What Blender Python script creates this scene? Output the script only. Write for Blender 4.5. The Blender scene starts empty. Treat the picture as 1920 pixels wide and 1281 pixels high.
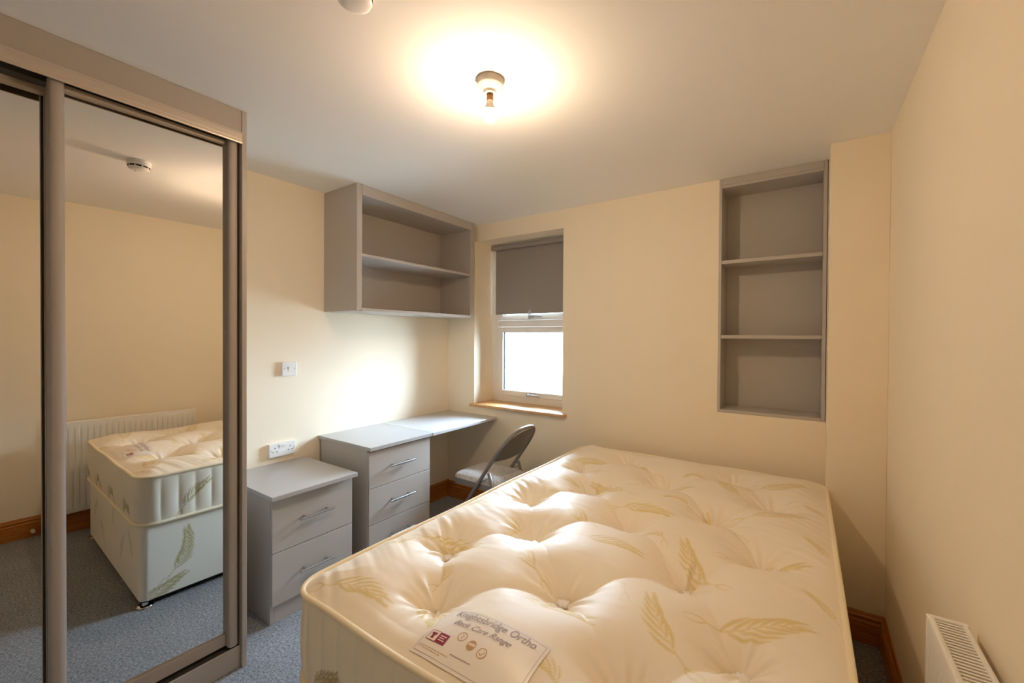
import bpy, bmesh, math, random
import numpy as np
from mathutils import Vector, Matrix

random.seed(4)
rng = np.random.default_rng(4)
SC = bpy.context.scene
COL = SC.collection
PI = math.pi

# ------------------------------------------------------------------ camera
cam_d = bpy.data.cameras.new('camera')
cam = bpy.data.objects.new('camera', cam_d)
COL.objects.link(cam)
_yaw, _pit, _rol = math.radians(33.867), math.radians(-0.5439), math.radians(0.3442)
_F = Vector((-math.sin(_yaw) * math.cos(_pit), math.cos(_yaw) * math.cos(_pit), math.sin(_pit)))
_R = Vector((math.cos(_yaw), math.sin(_yaw), 0))
_U = _R.cross(_F)
_R2 = _R * math.cos(_rol) + _U * math.sin(_rol)
_U2 = _U * math.cos(_rol) - _R * math.sin(_rol)
cam.matrix_world = Matrix(((_R2.x, _U2.x, -_F.x, 2.7008), (_R2.y, _U2.y, -_F.y, -2.7624),
                           (_R2.z, _U2.z, -_F.z, 1.4371), (0, 0, 0, 1)))
cam_d.sensor_width = 36.0
cam_d.lens = 36.0 * 782.70 / 1920
cam_d.shift_x = -25.0 / 1920
cam_d.clip_start = 0.02
SC.camera = cam

# ------------------------------------------------------------------ world: bright overcast sky
SKY = 126.0                       # zenith radiance; the horizon of an overcast sky has a third of it
wd = bpy.data.worlds.new('overcast_sky')
SC.world = wd
wd.use_nodes = True
_bg = wd.node_tree.nodes['Background']
_bg.inputs[1].default_value = SKY
_nt = wd.node_tree
_tc = _nt.nodes.new('ShaderNodeTexCoord')
_sx = _nt.nodes.new('ShaderNodeSeparateXYZ')
_nt.links.new(_tc.outputs['Generated'], _sx.inputs[0])
_mr = _nt.nodes.new('ShaderNodeMapRange')
_mr.inputs[3].default_value = 1 / 3
_nt.links.new(_sx.outputs['Z'], _mr.inputs[0])
_sc = _nt.nodes.new('ShaderNodeVectorMath')
_sc.operation = 'SCALE'
_sc.inputs[0].default_value = (0.57, 0.78, 1.0)
_nt.links.new(_mr.outputs[0], _sc.inputs['Scale'])
_nt.links.new(_sc.outputs[0], _bg.inputs[0])
BULB = 480.0                     # radiance of the lit bulb diffuser

# portal at the window opening: emits nothing, only guides the sampling of the sky
_pl = bpy.data.lights.new('window_portal', 'AREA')
_pl.shape = 'RECTANGLE'
_pl.size, _pl.size_y = 0.95, 1.45
_pl.cycles.is_portal = True
_po = bpy.data.objects.new('window_portal', _pl)
COL.objects.link(_po)
_po.location = (0.75, 0.36, 1.56)
_po.rotation_euler = (-PI / 2, 0, 0)

SC.view_settings.view_transform = 'Standard'
SC.view_settings.look = 'None'
SC.view_settings.exposure = 0.5
SC.view_settings.gamma = 1.0
SC.view_settings.use_curve_mapping = False
SC.cycles.max_bounces = 14
SC.cycles.diffuse_bounces = 8
SC.cycles.transparent_max_bounces = 12
SC.cycles.sample_clamp_indirect = 6.0
SC.cycles.caustics_reflective = False
SC.cycles.caustics_refractive = False


# ------------------------------------------------------------------ helpers
def lin(c):
    if isinstance(c, str):
        c = [int(c[i:i + 2], 16) / 255 for i in (0, 2, 4)]
    return [(v / 12.92 if v <= 0.04045 else ((v + 0.055) / 1.055) ** 2.4) for v in c] + [1.0]


def mat(name, c, rough=0.5, metal=0.0, spec=0.5, noise=0.0, nscale=30.0, bump=0.0, bscale=200.0, stretch=None, c2=None,
        sheen=0.0, emit=None):
    m = bpy.data.materials.new(name)
    m.use_nodes = True
    nt = m.node_tree
    b = nt.nodes['Principled BSDF']
    b.inputs['Base Color'].default_value = lin(c)
    b.inputs['Roughness'].default_value = rough
    b.inputs['Metallic'].default_value = metal
    b.inputs['Specular IOR Level'].default_value = spec
    if sheen:
        b.inputs['Sheen Weight'].default_value = sheen
    tc = nt.nodes.new('ShaderNodeTexCoord')
    vec = tc.outputs['Object']
    if stretch:
        mp = nt.nodes.new('ShaderNodeMapping')
        mp.inputs['Scale'].default_value = stretch
        nt.links.new(vec, mp.inputs[0])
        vec = mp.outputs[0]
    if noise > 0:
        n = nt.nodes.new('ShaderNodeTexNoise')
        n.inputs['Scale'].default_value = nscale
        n.inputs['Detail'].default_value = 4
        nt.links.new(vec, n.inputs['Vector'])
        mx = nt.nodes.new('ShaderNodeMix')
        mx.data_type = 'RGBA'
        a = lin(c)
        d = lin(c2) if c2 else [v * (1 - noise) for v in a[:3]] + [1]
        mx.inputs['A'].default_value = a
        mx.inputs['B'].default_value = d
        rp = nt.nodes.new('ShaderNodeMapRange')
        rp.inputs[1].default_value = 0.35
        rp.inputs[2].default_value = 0.65
        nt.links.new(n.outputs['Fac'], rp.inputs[0])
        nt.links.new(rp.outputs[0], mx.inputs['Factor'])
        nt.links.new(mx.outputs['Result'], b.inputs['Base Color'])
    if bump > 0:
        n2 = nt.nodes.new('ShaderNodeTexNoise')
        n2.inputs['Scale'].default_value = bscale
        n2.inputs['Detail'].default_value = 3
        nt.links.new(vec, n2.inputs['Vector'])
        bp = nt.nodes.new('ShaderNodeBump')
        bp.inputs['Strength'].default_value = bump
        bp.inputs['Distance'].default_value = 0.004
        nt.links.new(n2.outputs['Fac'], bp.inputs['Height'])
        nt.links.new(bp.outputs[0], b.inputs['Normal'])
    if emit:
        b.inputs['Emission Color'].default_value = emit[0]
        b.inputs['Emission Strength'].default_value = emit[1]
    return m


def glass_mat(name, tint=(1, 1, 1, 1), refl=0.08):
    m = bpy.data.materials.new(name)
    m.use_nodes = True
    nt = m.node_tree
    nt.nodes.remove(nt.nodes['Principled BSDF'])
    out = nt.nodes['Material Output']
    t = nt.nodes.new('ShaderNodeBsdfTransparent')
    t.inputs[0].default_value = tint
    g = nt.nodes.new('ShaderNodeBsdfGlossy')
    g.inputs['Roughness'].default_value = 0.02
    fr = nt.nodes.new('ShaderNodeFresnel')
    fr.inputs[0].default_value = 1.45
    mx = nt.nodes.new('ShaderNodeMixShader')
    nt.links.new(fr.outputs[0], mx.inputs[0])
    nt.links.new(t.outputs[0], mx.inputs[1])
    nt.links.new(g.outputs[0], mx.inputs[2])
    nt.links.new(mx.outputs[0], out.inputs[0])
    return m


def fabric_mat(name, base, print_c, rough=0.5, prough=0.4):
    """satin mattress ticking: the woven motif is read from the mesh attribute 'print'"""
    m = mat(name, base, rough=rough, spec=0.25, bump=0.05, bscale=900, sheen=0.1)
    nt = m.node_tree
    b = nt.nodes['Principled BSDF']
    at = nt.nodes.new('ShaderNodeAttribute')
    at.attribute_name = 'print'
    mx = nt.nodes.new('ShaderNodeMix')
    mx.data_type = 'RGBA'
    mx.inputs['A'].default_value = lin(base)
    mx.inputs['B'].default_value = lin(print_c)
    nt.links.new(at.outputs['Fac'], mx.inputs['Factor'])
    nt.links.new(mx.outputs['Result'], b.inputs['Base Color'])
    mr = nt.nodes.new('ShaderNodeMapRange')
    mr.inputs[3].default_value = rough
    mr.inputs[4].default_value = prough
    nt.links.new(at.outputs['Fac'], mr.inputs[0])
    nt.links.new(mr.outputs[0], b.inputs['Roughness'])
    return m


ORG = {}


def thing(name, label, cat, loc, group=None):
    o = bpy.data.objects.new(name, None)
    COL.objects.link(o)
    o.empty_display_size = 0.1
    o.location = loc
    o['label'] = label
    o['category'] = cat
    if group:
        o['group'] = group
    ORG[o] = Vector(loc)
    return o


def obj(name, bm, m, parent=None, label=None, smooth=False, kind=None, loc=None):
    """one mesh object; vertices are given in world space and shifted to the owner's origin"""
    me = bm if isinstance(bm, bpy.types.Mesh) else bpy.data.meshes.new(name)
    if not isinstance(bm, bpy.types.Mesh):
        bm.normal_update()
        bm.to_mesh(me)
        bm.free()
    o = bpy.data.objects.new(name, me)
    COL.objects.link(o)
    me.materials.append(m)
    org = ORG.get(parent, Vector((0, 0, 0))) if parent else Vector(loc or (0, 0, 0))
    if org.length:
        me.transform(Matrix.Translation(-org))
    if parent:
        o.parent = parent
    else:
        o.location = org
    ORG[o] = org
    if smooth:
        me.shade_smooth()
        if smooth == 'angle':
            me.set_sharp_from_angle(angle=math.radians(35))
    if label:
        o['label'] = label
    if kind:
        o['kind'] = kind
    return o


def struct(name, bm, m, **k):
    return obj(name, bm, m, kind='structure', **k)


def NB():
    return bmesh.new()


def box(bm, x0, x1, y0, y1, z0, z1, bev=0.0, seg=1):
    x0, x1 = sorted((x0, x1)); y0, y1 = sorted((y0, y1)); z0, z1 = sorted((z0, z1))
    r = bmesh.ops.create_cube(bm, size=1.0)
    vs = r['verts']
    for v in vs:
        v.co = Vector((x0 + (v.co.x + .5) * (x1 - x0), y0 + (v.co.y + .5) * (y1 - y0), z0 + (v.co.z + .5) * (z1 - z0)))
    if bev:
        es = list({e for v in vs for e in v.link_edges})
        bmesh.ops.bevel(bm, geom=es, offset=bev, segments=seg, affect='EDGES', profile=0.5)
    return bm


def bx(*a, **k):
    return box(NB(), *a, **k)


def prism(bm, prof, axis, a0, a1):
    """closed 2-D profile extruded along axis. axis 'x': prof=(y,z); 'y': prof=(x,z); 'z': prof=(x,y)"""
    def P(p, a):
        return {'x': (a, p[0], p[1]), 'y': (p[0], a, p[1]), 'z': (p[0], p[1], a)}[axis]
    n = len(prof)
    A = [bm.verts.new(P(p, a0)) for p in prof]
    B = [bm.verts.new(P(p, a1)) for p in prof]
    fs = [bm.faces.new((A[i], A[(i + 1) % n], B[(i + 1) % n], B[i])) for i in range(n)]
    fs += [bm.faces.new(A), bm.faces.new(B[::-1])]
    bmesh.ops.recalc_face_normals(bm, faces=fs)
    return bm


def tube(bm, pts, r, n=10, closed=False, cap=True, ry=None):
    """round (or elliptical) tube along a polyline; r may be a list"""
    pts = [Vector(p) for p in pts]
    N = len(pts)
    rr = r if isinstance(r, (list, tuple)) else [r] * N
    T = []
    for i in range(N):
        if closed:
            t = pts[(i + 1) % N] - pts[i - 1]
        else:
            t = pts[min(i + 1, N - 1)] - pts[max(i - 1, 0)]
        T.append(t.normalized())
    up = Vector((0, 0, 1)) if abs(T[0].z) < 0.9 else Vector((1, 0, 0))
    u = T[0].cross(up).normalized()
    rings = []
    for i in range(N):
        u = (u - T[i] * u.dot(T[i])).normalized()
        v = T[i].cross(u)
        ring = []
        for k in range(n):
            a = 2 * PI * k / n
            ring.append(bm.verts.new(pts[i] + u * math.cos(a) * rr[i] + v * math.sin(a) * (ry or rr[i])))
        rings.append(ring)
    fs = []
    for i in range(N if closed else N - 1):
        A, B = rings[i], rings[(i + 1) % N]
        for k in range(n):
            fs.append(bm.faces.new((A[k], A[(k + 1) % n], B[(k + 1) % n], B[k])))
    if cap and not closed:
        fs.append(bm.faces.new(rings[0][::-1]))
        fs.append(bm.faces.new(rings[-1]))
    bmesh.ops.recalc_face_normals(bm, faces=fs)
    return bm


def lathe(bm, prof, c, n=40, axis='z', cap=True):
    """prof = [(r, h)] along axis from centre c"""
    rings = []
    for r, h in prof:
        ring = []
        for k in range(n):
            a = 2 * PI * k / n
            if axis == 'z':
                p = (c[0] + r * math.cos(a), c[1] + r * math.sin(a), c[2] + h)
            elif axis == 'x':
                p = (c[0] + h, c[1] + r * math.cos(a), c[2] + r * math.sin(a))
            else:
                p = (c[0] + r * math.cos(a), c[1] + h, c[2] + r * math.sin(a))
            ring.append(bm.verts.new(p))
        rings.append(ring)
    fs = []
    for A, B in zip(rings[:-1], rings[1:]):
        for k in range(n):
            fs.append(bm.faces.new((A[k], A[(k + 1) % n], B[(k + 1) % n], B[k])))
    if cap:
        fs.append(bm.faces.new(rings[0][::-1]))
        fs.append(bm.faces.new(rings[-1]))
    bmesh.ops.recalc_face_normals(bm, faces=fs)
    return bm


def mesh_np(name, V, Fq, attr=None):
    me = bpy.data.meshes.new(name)
    me.from_pydata(np.asarray(V, float).tolist(), [], np.asarray(Fq).tolist())
    if attr is not None:
        a = me.attributes.new('print', 'FLOAT', 'POINT')
        a.data.foreach_set('value', np.asarray(attr, np.float32))
    me.update()
    return me


def grid_faces(nu, nv, off=0, wrap_u=False, flip=False):
    """faces of a grid indexed off + j*nu + i"""
    i = np.arange(nu if wrap_u else nu - 1)
    j = np.arange(nv - 1)
    I, J = np.meshgrid(i, j)
    I, J = I.ravel(), J.ravel()
    I2 = (I + 1) % nu
    q = np.stack([J * nu + I, J * nu + I2, (J + 1) * nu + I2, (J + 1) * nu + I], 1) + off
    return q[:, ::-1] if flip else q


# ------------------------------------------------------------------ materials
M = {}
M['wall'] = mat('cream_wall_paint', 'F5E8D0', 0.75, spec=0.25, noise=0.01, nscale=6, bump=0.05, bscale=140)
M['ceiling'] = mat('white_ceiling_paint', 'F5F4F2', 0.85, spec=0.2, bump=0.04, bscale=120)
M['grey'] = mat('grey_furniture_board', 'BAB3AC', 0.42, spec=0.4, bump=0.03, bscale=700)
M['greytop'] = mat('grey_desk_board', 'B6B4B3', 0.3, spec=0.6, bump=0.02, bscale=700)
M['greyleaf'] = mat('grey_desk_leaf_board_with_glare', 'C3C3C4', 0.22, spec=0.65, bump=0.02, bscale=700)  # smoother board; the window glare on it is partly put into the lighter colour
M['greydark'] = mat('grey_board_back', 'B4AFA9', 0.5, spec=0.3)
M['taupe'] = mat('taupe_wardrobe_board', 'ABA299', 0.45, spec=0.4)
M['stile'] = mat('matt_taupe_aluminium', 'A79D95', 0.5, metal=0.0, spec=0.4)
M['track'] = mat('pale_taupe_aluminium', 'C4B7A8', 0.36, metal=0.35)
M['dark'] = mat('dark_wardrobe_interior', '3A352F', 0.8)
M['mirror'] = mat('silvered_mirror', 'EFEDE8', 0.0, metal=1.0)
M['steel'] = mat('brushed_steel', 'C6C6C8', 0.28, metal=1.0)
M['chrome'] = mat('chrome', 'D8D8DA', 0.08, metal=1.0)
M['pine'] = mat('varnished_pine', 'B9772F', 0.35, spec=0.5, noise=0.3, nscale=9, stretch=(1.2, 1.2, 22), c2='9C5A1F')
M['sill'] = mat('pale_varnished_pine', 'DDB27C', 0.3, spec=0.5, noise=0.2, nscale=8, stretch=(1.0, 18, 6), c2='C89456')
M['upvc'] = mat('white_upvc', 'EDEBE6', 0.3, spec=0.5)
M['gasket'] = mat('dark_window_gasket', '53585C', 0.6)
M['white'] = mat('white_plastic', 'ECEAE6', 0.35, spec=0.5)
M['cream_plastic'] = mat('cream_plastic', 'E9E1D2', 0.4, spec=0.4)
M['black'] = mat('black_recess', '15120F', 0.8)
M['blind'] = mat('taupe_blind_fabric', '9A938C', 0.85, spec=0.2, bump=0.12, bscale=900)
M['rad'] = mat('white_radiator_enamel', 'EFEDE6', 0.32, spec=0.5)
M['radgrille'] = mat('radiator_grille_inner', '8C8378', 0.6)
M['chair'] = mat('grey_brown_chair_metal', '8D8782', 0.36, metal=0.35, spec=0.5)
M['chairback'] = mat('taupe_chair_back', '7E756C', 0.45, metal=0.2)
M['fur'] = mat('grey_plush_seat', 'D2CDC9', 0.95, spec=0.1, noise=0.25, nscale=60, bump=0.5, bscale=180, sheen=0.3)
M['brass'] = mat('brown_brass_cap', '6B4A26', 0.35, metal=0.7)
M['piping'] = mat('cream_piping', 'F3E6C8', 0.55, spec=0.3)
M['satin'] = fabric_mat('cream_satin_ticking', 'F3E9D6', 'E2CF98', 0.55, 0.42)
M['side'] = fabric_mat('cream_border_ticking', 'EFE6D4', 'B09E6C', 0.55, 0.45)
M['divan'] = fabric_mat('cream_divan_fabric', 'EFE9DC', 'BDB183', 0.6, 0.45)
M['tuft'] = mat('white_cotton_tuft', 'F8F5F0', 0.9, bump=0.4, bscale=600)
M['label'] = mat('white_satin_label', 'F1EBE3', 0.35, spec=0.5, sheen=0.1)
M['ink'] = mat('label_grey_brown_ink', 'A3908B', 0.6)
M['ink_gold'] = mat('label_gold_ink', 'C79A5C', 0.5)
M['ink_maroon'] = mat('label_maroon_ink', '8E1F48', 0.5)
M['ink_red'] = mat('label_dark_red_ink', '7A1A2C', 0.5)
M['ink_pale'] = mat('label_pale_pink', 'F3DDD3', 0.5)
M['glass'] = glass_mat('window_glass')
M['acrylic'] = mat('clear_acrylic', 'E8EEF0', 0.12, spec=0.6)
M['acrylic'].node_tree.nodes['Principled BSDF'].inputs['Alpha'].default_value = 0.45


def carpet_mat():
    m = bpy.data.materials.new('grey_twist_carpet')
    m.use_nodes = True
    nt = m.node_tree
    b = nt.nodes['Principled BSDF']
    b.inputs['Roughness'].default_value = 1.0
    b.inputs['Specular IOR Level'].default_value = 0.05
    b.inputs['Sheen Weight'].default_value = 0.25
    tc = nt.nodes.new('ShaderNodeTexCoord')
    n = nt.nodes.new('ShaderNodeTexNoise')
    n.inputs['Scale'].default_value = 95
    n.inputs['Detail'].default_value = 5
    n.inputs['Roughness'].default_value = 0.75
    nt.links.new(tc.outputs['Object'], n.inputs['Vector'])
    n3 = nt.nodes.new('ShaderNodeTexNoise')
    n3.inputs['Scale'].default_value = 5
    n3.inputs['Detail'].default_value = 3
    nt.links.new(tc.outputs['Object'], n3.inputs['Vector'])
    cr = nt.nodes.new('ShaderNodeValToRGB')
    cr.color_ramp.elements[0].position = 0.36
    cr.color_ramp.elements[0].color = lin('55575C')
    cr.color_ramp.elements[1].position = 0.66
    cr.color_ramp.elements[1].color = lin('B0B1B6')
    nt.links.new(n.outputs['Fac'], cr.inputs[0])
    mr = nt.nodes.new('ShaderNodeMapRange')
    mr.inputs[1].default_value = 0.3
    mr.inputs[2].default_value = 0.7
    mr.inputs[3].default_value = 0.86
    mr.inputs[4].default_value = 1.06
    nt.links.new(n3.outputs['Fac'], mr.inputs[0])
    vm = nt.nodes.new('ShaderNodeVectorMath')
    vm.operation = 'SCALE'
    nt.links.new(cr.outputs[0], vm.inputs[0])
    nt.links.new(mr.outputs[0], vm.inputs['Scale'])
    nt.links.new(vm.outputs[0], b.inputs['Base Color'])
    bp = nt.nodes.new('ShaderNodeBump')
    bp.inputs['Strength'].default_value = 0.9
    bp.inputs['Distance'].default_value = 0.006
    nt.links.new(n.outputs['Fac'], bp.inputs['Height'])
    nt.links.new(bp.outputs[0], b.inputs['Normal'])
    return m


M['carpet'] = carpet_mat()

# ------------------------------------------------------------------ room shell
W, H, YF = 3.0219, 2.4, -3.45
TW = 0.34                                     # thickness of the outer wall
WX0, WX1, WZ0, WZ1 = 0.3135, 1.1855, 0.864, 2.261        # window opening
NX0, NX1, NZ0 = 2.258, 2.7944, 0.992                      # shelf niche
CX, CY = 2.7944, -0.215                                   # boxed-in corner

struct('floor', bx(-0.1, W + 0.1, YF - 0.1, TW, -0.1, 0.0), M['carpet'])
struct('ceiling', bx(-0.1, W + 0.1, YF - 0.1, TW, H, H + 0.1), M['ceiling'])
struct('wall_left', bx(-0.1, 0.0, YF, TW, 0, H), M['wall'])
struct('wall_right', bx(W, W + 0.1, YF, TW, 0, H), M['wall'])
struct('wall_front', bx(-0.1, W + 0.1, YF - 0.1, YF, 0, H), M['wall'])


def holed_wall(xs, zs, solid, y0, y1):
    bm = NB()
    nx, nz = len(xs) - 1, len(zs) - 1
    S = lambda i, k: 0 <= i < nx and 0 <= k < nz and solid(i, k)
    def q(*p):
        bm.faces.new([bm.verts.new(v) for v in p])
    for i in range(nx):
        for k in range(nz):
            if not S(i, k):
                continue
            a, b, c, d = xs[i], xs[i + 1], zs[k], zs[k + 1]
            q((a, y0, c), (b, y0, c), (b, y0, d), (a, y0, d))
            q((a, y1, c), (a, y1, d), (b, y1, d), (b, y1, c))
            if not S(i - 1, k): q((a, y0, c), (a, y0, d), (a, y1, d), (a, y1, c))
            if not S(i + 1, k): q((b, y0, c), (b, y1, c), (b, y1, d), (b, y0, d))
            if not S(i, k - 1): q((a, y0, c), (a, y1, c), (b, y1, c), (b, y0, c))
            if not S(i, k + 1): q((a, y0, d), (b, y0, d), (b, y1, d), (a, y1, d))
    bmesh.ops.remove_doubles(bm, verts=bm.verts, dist=1e-5)
    bmesh.ops.recalc_face_normals(bm, faces=bm.faces)
    return bm


_xs = [0.0, WX0, WX1, NX0, NX1, W]
_zs = [0.0, WZ0, NZ0, WZ1, H]
_wb = holed_wall(_xs, _zs, lambda i, k: not ((i == 1 and k in (1, 2)) or (i == 3 and k >= 2)), 0.0, TW)
box(_wb, NX0, NX1, .216, TW - .002, NZ0, H)              # the niche is blind: masonry behind it
struct('wall_back', _wb, M['wall'])
struct('wall_corner', bx(CX, W, CY, 0.0, 0, H, bev=0.002), M['wall'])


# skirting boards, one run per wall, moulded top
def skirting(name, run, a0, a1, at, sgn):
    prof = [(0, 0), (.021, 0), (.021, .098), (.0185, .104), (.0135, .107), (.0135, .113), (.0165, .117), (.0165, .122),
            (.010, .128), (.006, .138), (.003, .141), (0, .141)]
    p = [(at + sgn * d, z) for d, z in prof]
    o = struct(name, prism(NB(), p, 'x' if run == 'x' else 'y', a0, a1), M['pine'])
    return o


skirting('baseboard_left', 'y', -1.934, 0.0, 0.0, 1)
skirting('baseboard_back', 'x', 0.0, CX, 0.0, -1)
skirting('baseboard_corner', 'x', CX - 0.021, W, CY, -1)
skirting('baseboard_corner_side', 'y', CY - 0.021, 0.0, CX, -1)
skirting('baseboard_right', 'y', YF, CY, W, -1)

# ------------------------------------------------------------------ window
win = bpy.data.objects.new('window_1', None)
COL.objects.link(win)
win.location = (0.75, 0.25, WZ0)
win['kind'] = 'structure'
ORG[win] = Vector(win.location)
FY0, FY1 = 0.2467, 0.32
b = NB()
box(b, WX0, WX0 + .072, FY0, FY1, WZ0, WZ1, .003)
box(b, WX1 - .072, WX1, FY0, FY1, WZ0, WZ1, .003)
box(b, WX0 + .07, WX1 - .07, FY0, FY1, WZ0, WZ0 + .058, .003)
box(b, WX0 + .07, WX1 - .07, FY0, FY1, WZ1 - .06, WZ1, .003)
box(b, WX0 + .07, WX1 - .07, FY0, FY1, 1.532, 1.588, .003)
obj('window_frame', b, M['upvc'], win)


def sash(z0, z1, rail):
    x0, x1 = WX0 + .076, WX1 - .076
    y0, y1 = FY0 - .012, FY1 - .02
    b = NB()
    box(b, x0, x0 + .055, y0, y1, z0, z1, .004, 2)
    box(b, x1 - .055, x1, y0, y1, z0, z1, .004, 2)
    box(b, x0 + .053, x1 - .053, y0, y1, z0, z0 + rail, .004, 2)
    box(b, x0 + .053, x1 - .053, y0, y1, z1 - rail, z1, .004, 2)
    s = obj('window_sash', b, M['upvc'], win)
    g = NB()
    gx0, gx1, gz0, gz1 = x0 + .053, x1 - .053, z0 + rail - .002, z1 - rail + .002
    for a in ((gx0, gx0 + .008, gz0, gz1), (gx1 - .008, gx1, gz0, gz1), (gx0, gx1, gz0, gz0 + .006), (gx0, gx1, gz1 - .006, gz1)):
        box(g, a[0], a[1], FY0 + .012, FY0 + .03, a[2], a[3])
    obj('glazing_gasket', g, M['gasket'], s, label='dark gasket line around the pane')
    obj('window_pane', bx(gx0 + .001, gx1 - .001, FY0 + .018, FY0 + .024, gz0 + .001, gz1 - .001), M['glass'], s, label='clear glass pane')
    return s


def casement_handle(s, x, z, ln=.125):
    b = NB()
    box(b, x - .03, x + .03, FY0 - .022, FY0 - .012, z - .013, z + .013, .004, 2)
    tube(b, [(x, FY0 - .02, z), (x, FY0 - .045, z), (x + .012, FY0 - .05, z), (x + .05, FY0 - .05, z + .001), (x + ln, FY0 - .046, z - .003)],
         [.009, .008, .0085, .008, .006], 10)
    obj('casement_handle', b, M['steel'], s, label='silver lever handle', smooth='angle')


s1 = sash(.922, 1.530, .046)
casement_handle(s1, .735, .944)
s2 = sash(1.590, WZ1 - .062, .05)
casement_handle(s2, .752, 1.614)
b = NB()
prism(b, [(0, .8645), (FY0 - .0005, .8645), (FY0 - .0005, .842), (0, .842)], 'x', WX0 + .0005, WX1 - .0005)
prism(b, [(-.032, .842), (-.036, .848), (-.036, .858), (-.032, .8645), (0.0, .8645), (0.0, .842)], 'x', WX0 - .024, WX1 + .036)
obj('window_sill', b, M['sill'], win, label='pale varnished pine window sill')

# roller blind
t = thing('roller_blind', 'dark taupe roller blind pulled halfway down inside the window recess', 'blind', (0.75, 0.19, 2.23))
obj('roller', lathe(NB(), [(.021, .358), (.021, 1.150)], (0, .188, 2.229), 24, 'x'), M['blind'], t, smooth='angle')
b = NB()
ny = 40
prof = [(.2085, 2.235 - (2.235 - 1.650) * i / ny) for i in range(ny + 1)]
V = [(x, .2085 + .0008 * math.sin(i * .5 + x * 9), z) for i, (_, z) in enumerate(prof) for x in np.linspace(.384, 1.140, 20)]
V += [(x, y + .0012, z) for x, y, z in V]
n0 = 20 * (ny + 1)
Fq = np.concatenate([grid_faces(20, ny + 1, 0, flip=True), grid_faces(20, ny + 1, n0)])
obj('blind_fabric', mesh_np('blind_fabric', V, Fq), M['blind'], t, smooth=True)
obj('bottom_bar', bx(.386, 1.140, .2045, .2135, 1.641, 1.658, .003), M['blind'], t)
b = NB()
for x in (.345, .352):
    tube(b, [(x, .18, 2.23), (x - .002, .176, 2.0), (x - .001, .172, 1.8), (x, .172, 1.62)], .0016, 6)
tube(b, [(.345, .172, 1.62), (.3485, .172, 1.612), (.352, .172, 1.62)], .0016, 6)
obj('pull_chain', b, M['white'], t, label='white bead pull chain')
for nm, xx in (('bracket', .352), ('bracket', 1.158)):
    obj(nm, bx(xx - .006, xx + .006, .165, .215, 2.205, 2.2605, .002), M['cream_plastic'], t, label='pale end bracket')
b = bx(.737, .767, .199, .2025, 1.596, 1.670, .0014)
obj('pull_tag', b, M['acrylic'], t, label='clear acrylic pull tag')

# ------------------------------------------------------------------ sliding wardrobe
WY = -1.934                 # outer face of its end panel
WXF = 0.693                 # front
t = thing('sliding_wardrobe', 'tall taupe fitted wardrobe with sliding mirror doors along the left wall', 'wardrobe', (0.35, -2.6, 0))
WB = -3.42
obj('side_panel', bx(0.0, WXF, WY - .018, WY, 0.0, H - .001, .001), M['taupe'], t)
obj('fascia', bx(WXF - .020, WXF - .003, WB, WY - .0185, 2.303, H - .001, .001), M['taupe'], t)
b = NB()
prism(b, [(.690, 2.257), (.697, 2.257), (.698, 2.262), (.6955, 2.264), (.6955, 2.272), (.6965, 2.275), (.6965, 2.296), (.6985, 2.298), (.6985, 2.303), (.690, 2.303)],
      'y', WB, WY - .019)
obj('track_cover', b, M['track'], t, label='pale ridged aluminium track cover')
b = NB()
box(b, .575, .692, WB, WY - .02, 2.292, 2.302)
box(b, .632, .636, WB, WY - .02, 2.262, 2.293)
obj('top_track', b, M['dark'], t, label='dark sliding track')
b = NB()
box(b, .56, .676, WB, WY - .0185, 0.0, .088, .002)
box(b, .668, .676, WB, WY - .0185, .086, .094, .0015)
obj('plinth', b, M['taupe'], t)
obj('bottom_track', bx(.575, .666, WB, WY - .02, .088, .091), M['dark'], t, label='dark bottom track')
obj('back_panel', bx(.002, .02, WB, WY - .019, .09, 2.39), M['dark'], t)


def stile(y0, y1, x0, x1, z0, z1):
    """upright with a softly rounded front (seen from above)"""
    w = y1 - y0
    prof = [(x0, y0), (x0, y1)]
    for i in range(11):
        a = PI * i / 10
        prof.append((x1 - .016 + .016 * math.sin(a) ** .75, (y0 + y1) / 2 + (w / 2) * math.cos(a)))
    return prism(NB(), prof, 'z', z0, z1)


def sliding_door(label, ya, yb, mx, slope, z0, z1, sw=.040):
    x0 = mx - .012
    b = NB()
    box(b, x0, mx + .012, ya + sw, yb - sw, z0 + .002, z0 + .052, .002)
    d = obj('sliding_door', b, M['stile'], t, label=label)
    obj('top_rail', bx(x0, mx + .014, ya + sw, yb - sw, z1 - .020, z1 - .002, .002), M['track'], d)
    for y0, y1 in ((ya, ya + sw), (yb - sw, yb)):
        obj('stile', stile(y0, y1, mx - .001, mx + .042, z0, z1), M['stile'], d, smooth='angle')
    y0, y1 = ya + sw - .004, yb - sw + .003
    f = lambda y: mx + slope * (y + 2.2)
    bm = NB()
    prism(bm, [(f(y0) - .006, y0), (f(y0), y0), (f(y1), y1), (f(y1) - .006, y1)], 'z', z0 + .048, z1 - .016)
    obj('mirror_pane', bm, M['mirror'], d, label='silver mirror pane')
    return d


sliding_door('front sliding mirror door', -2.499, -1.960, .6366, .0178, .104, 2.270, .036)
sliding_door('rear sliding mirror door', -3.06, -2.455, .578, .0178, .104, 2.262)

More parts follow.
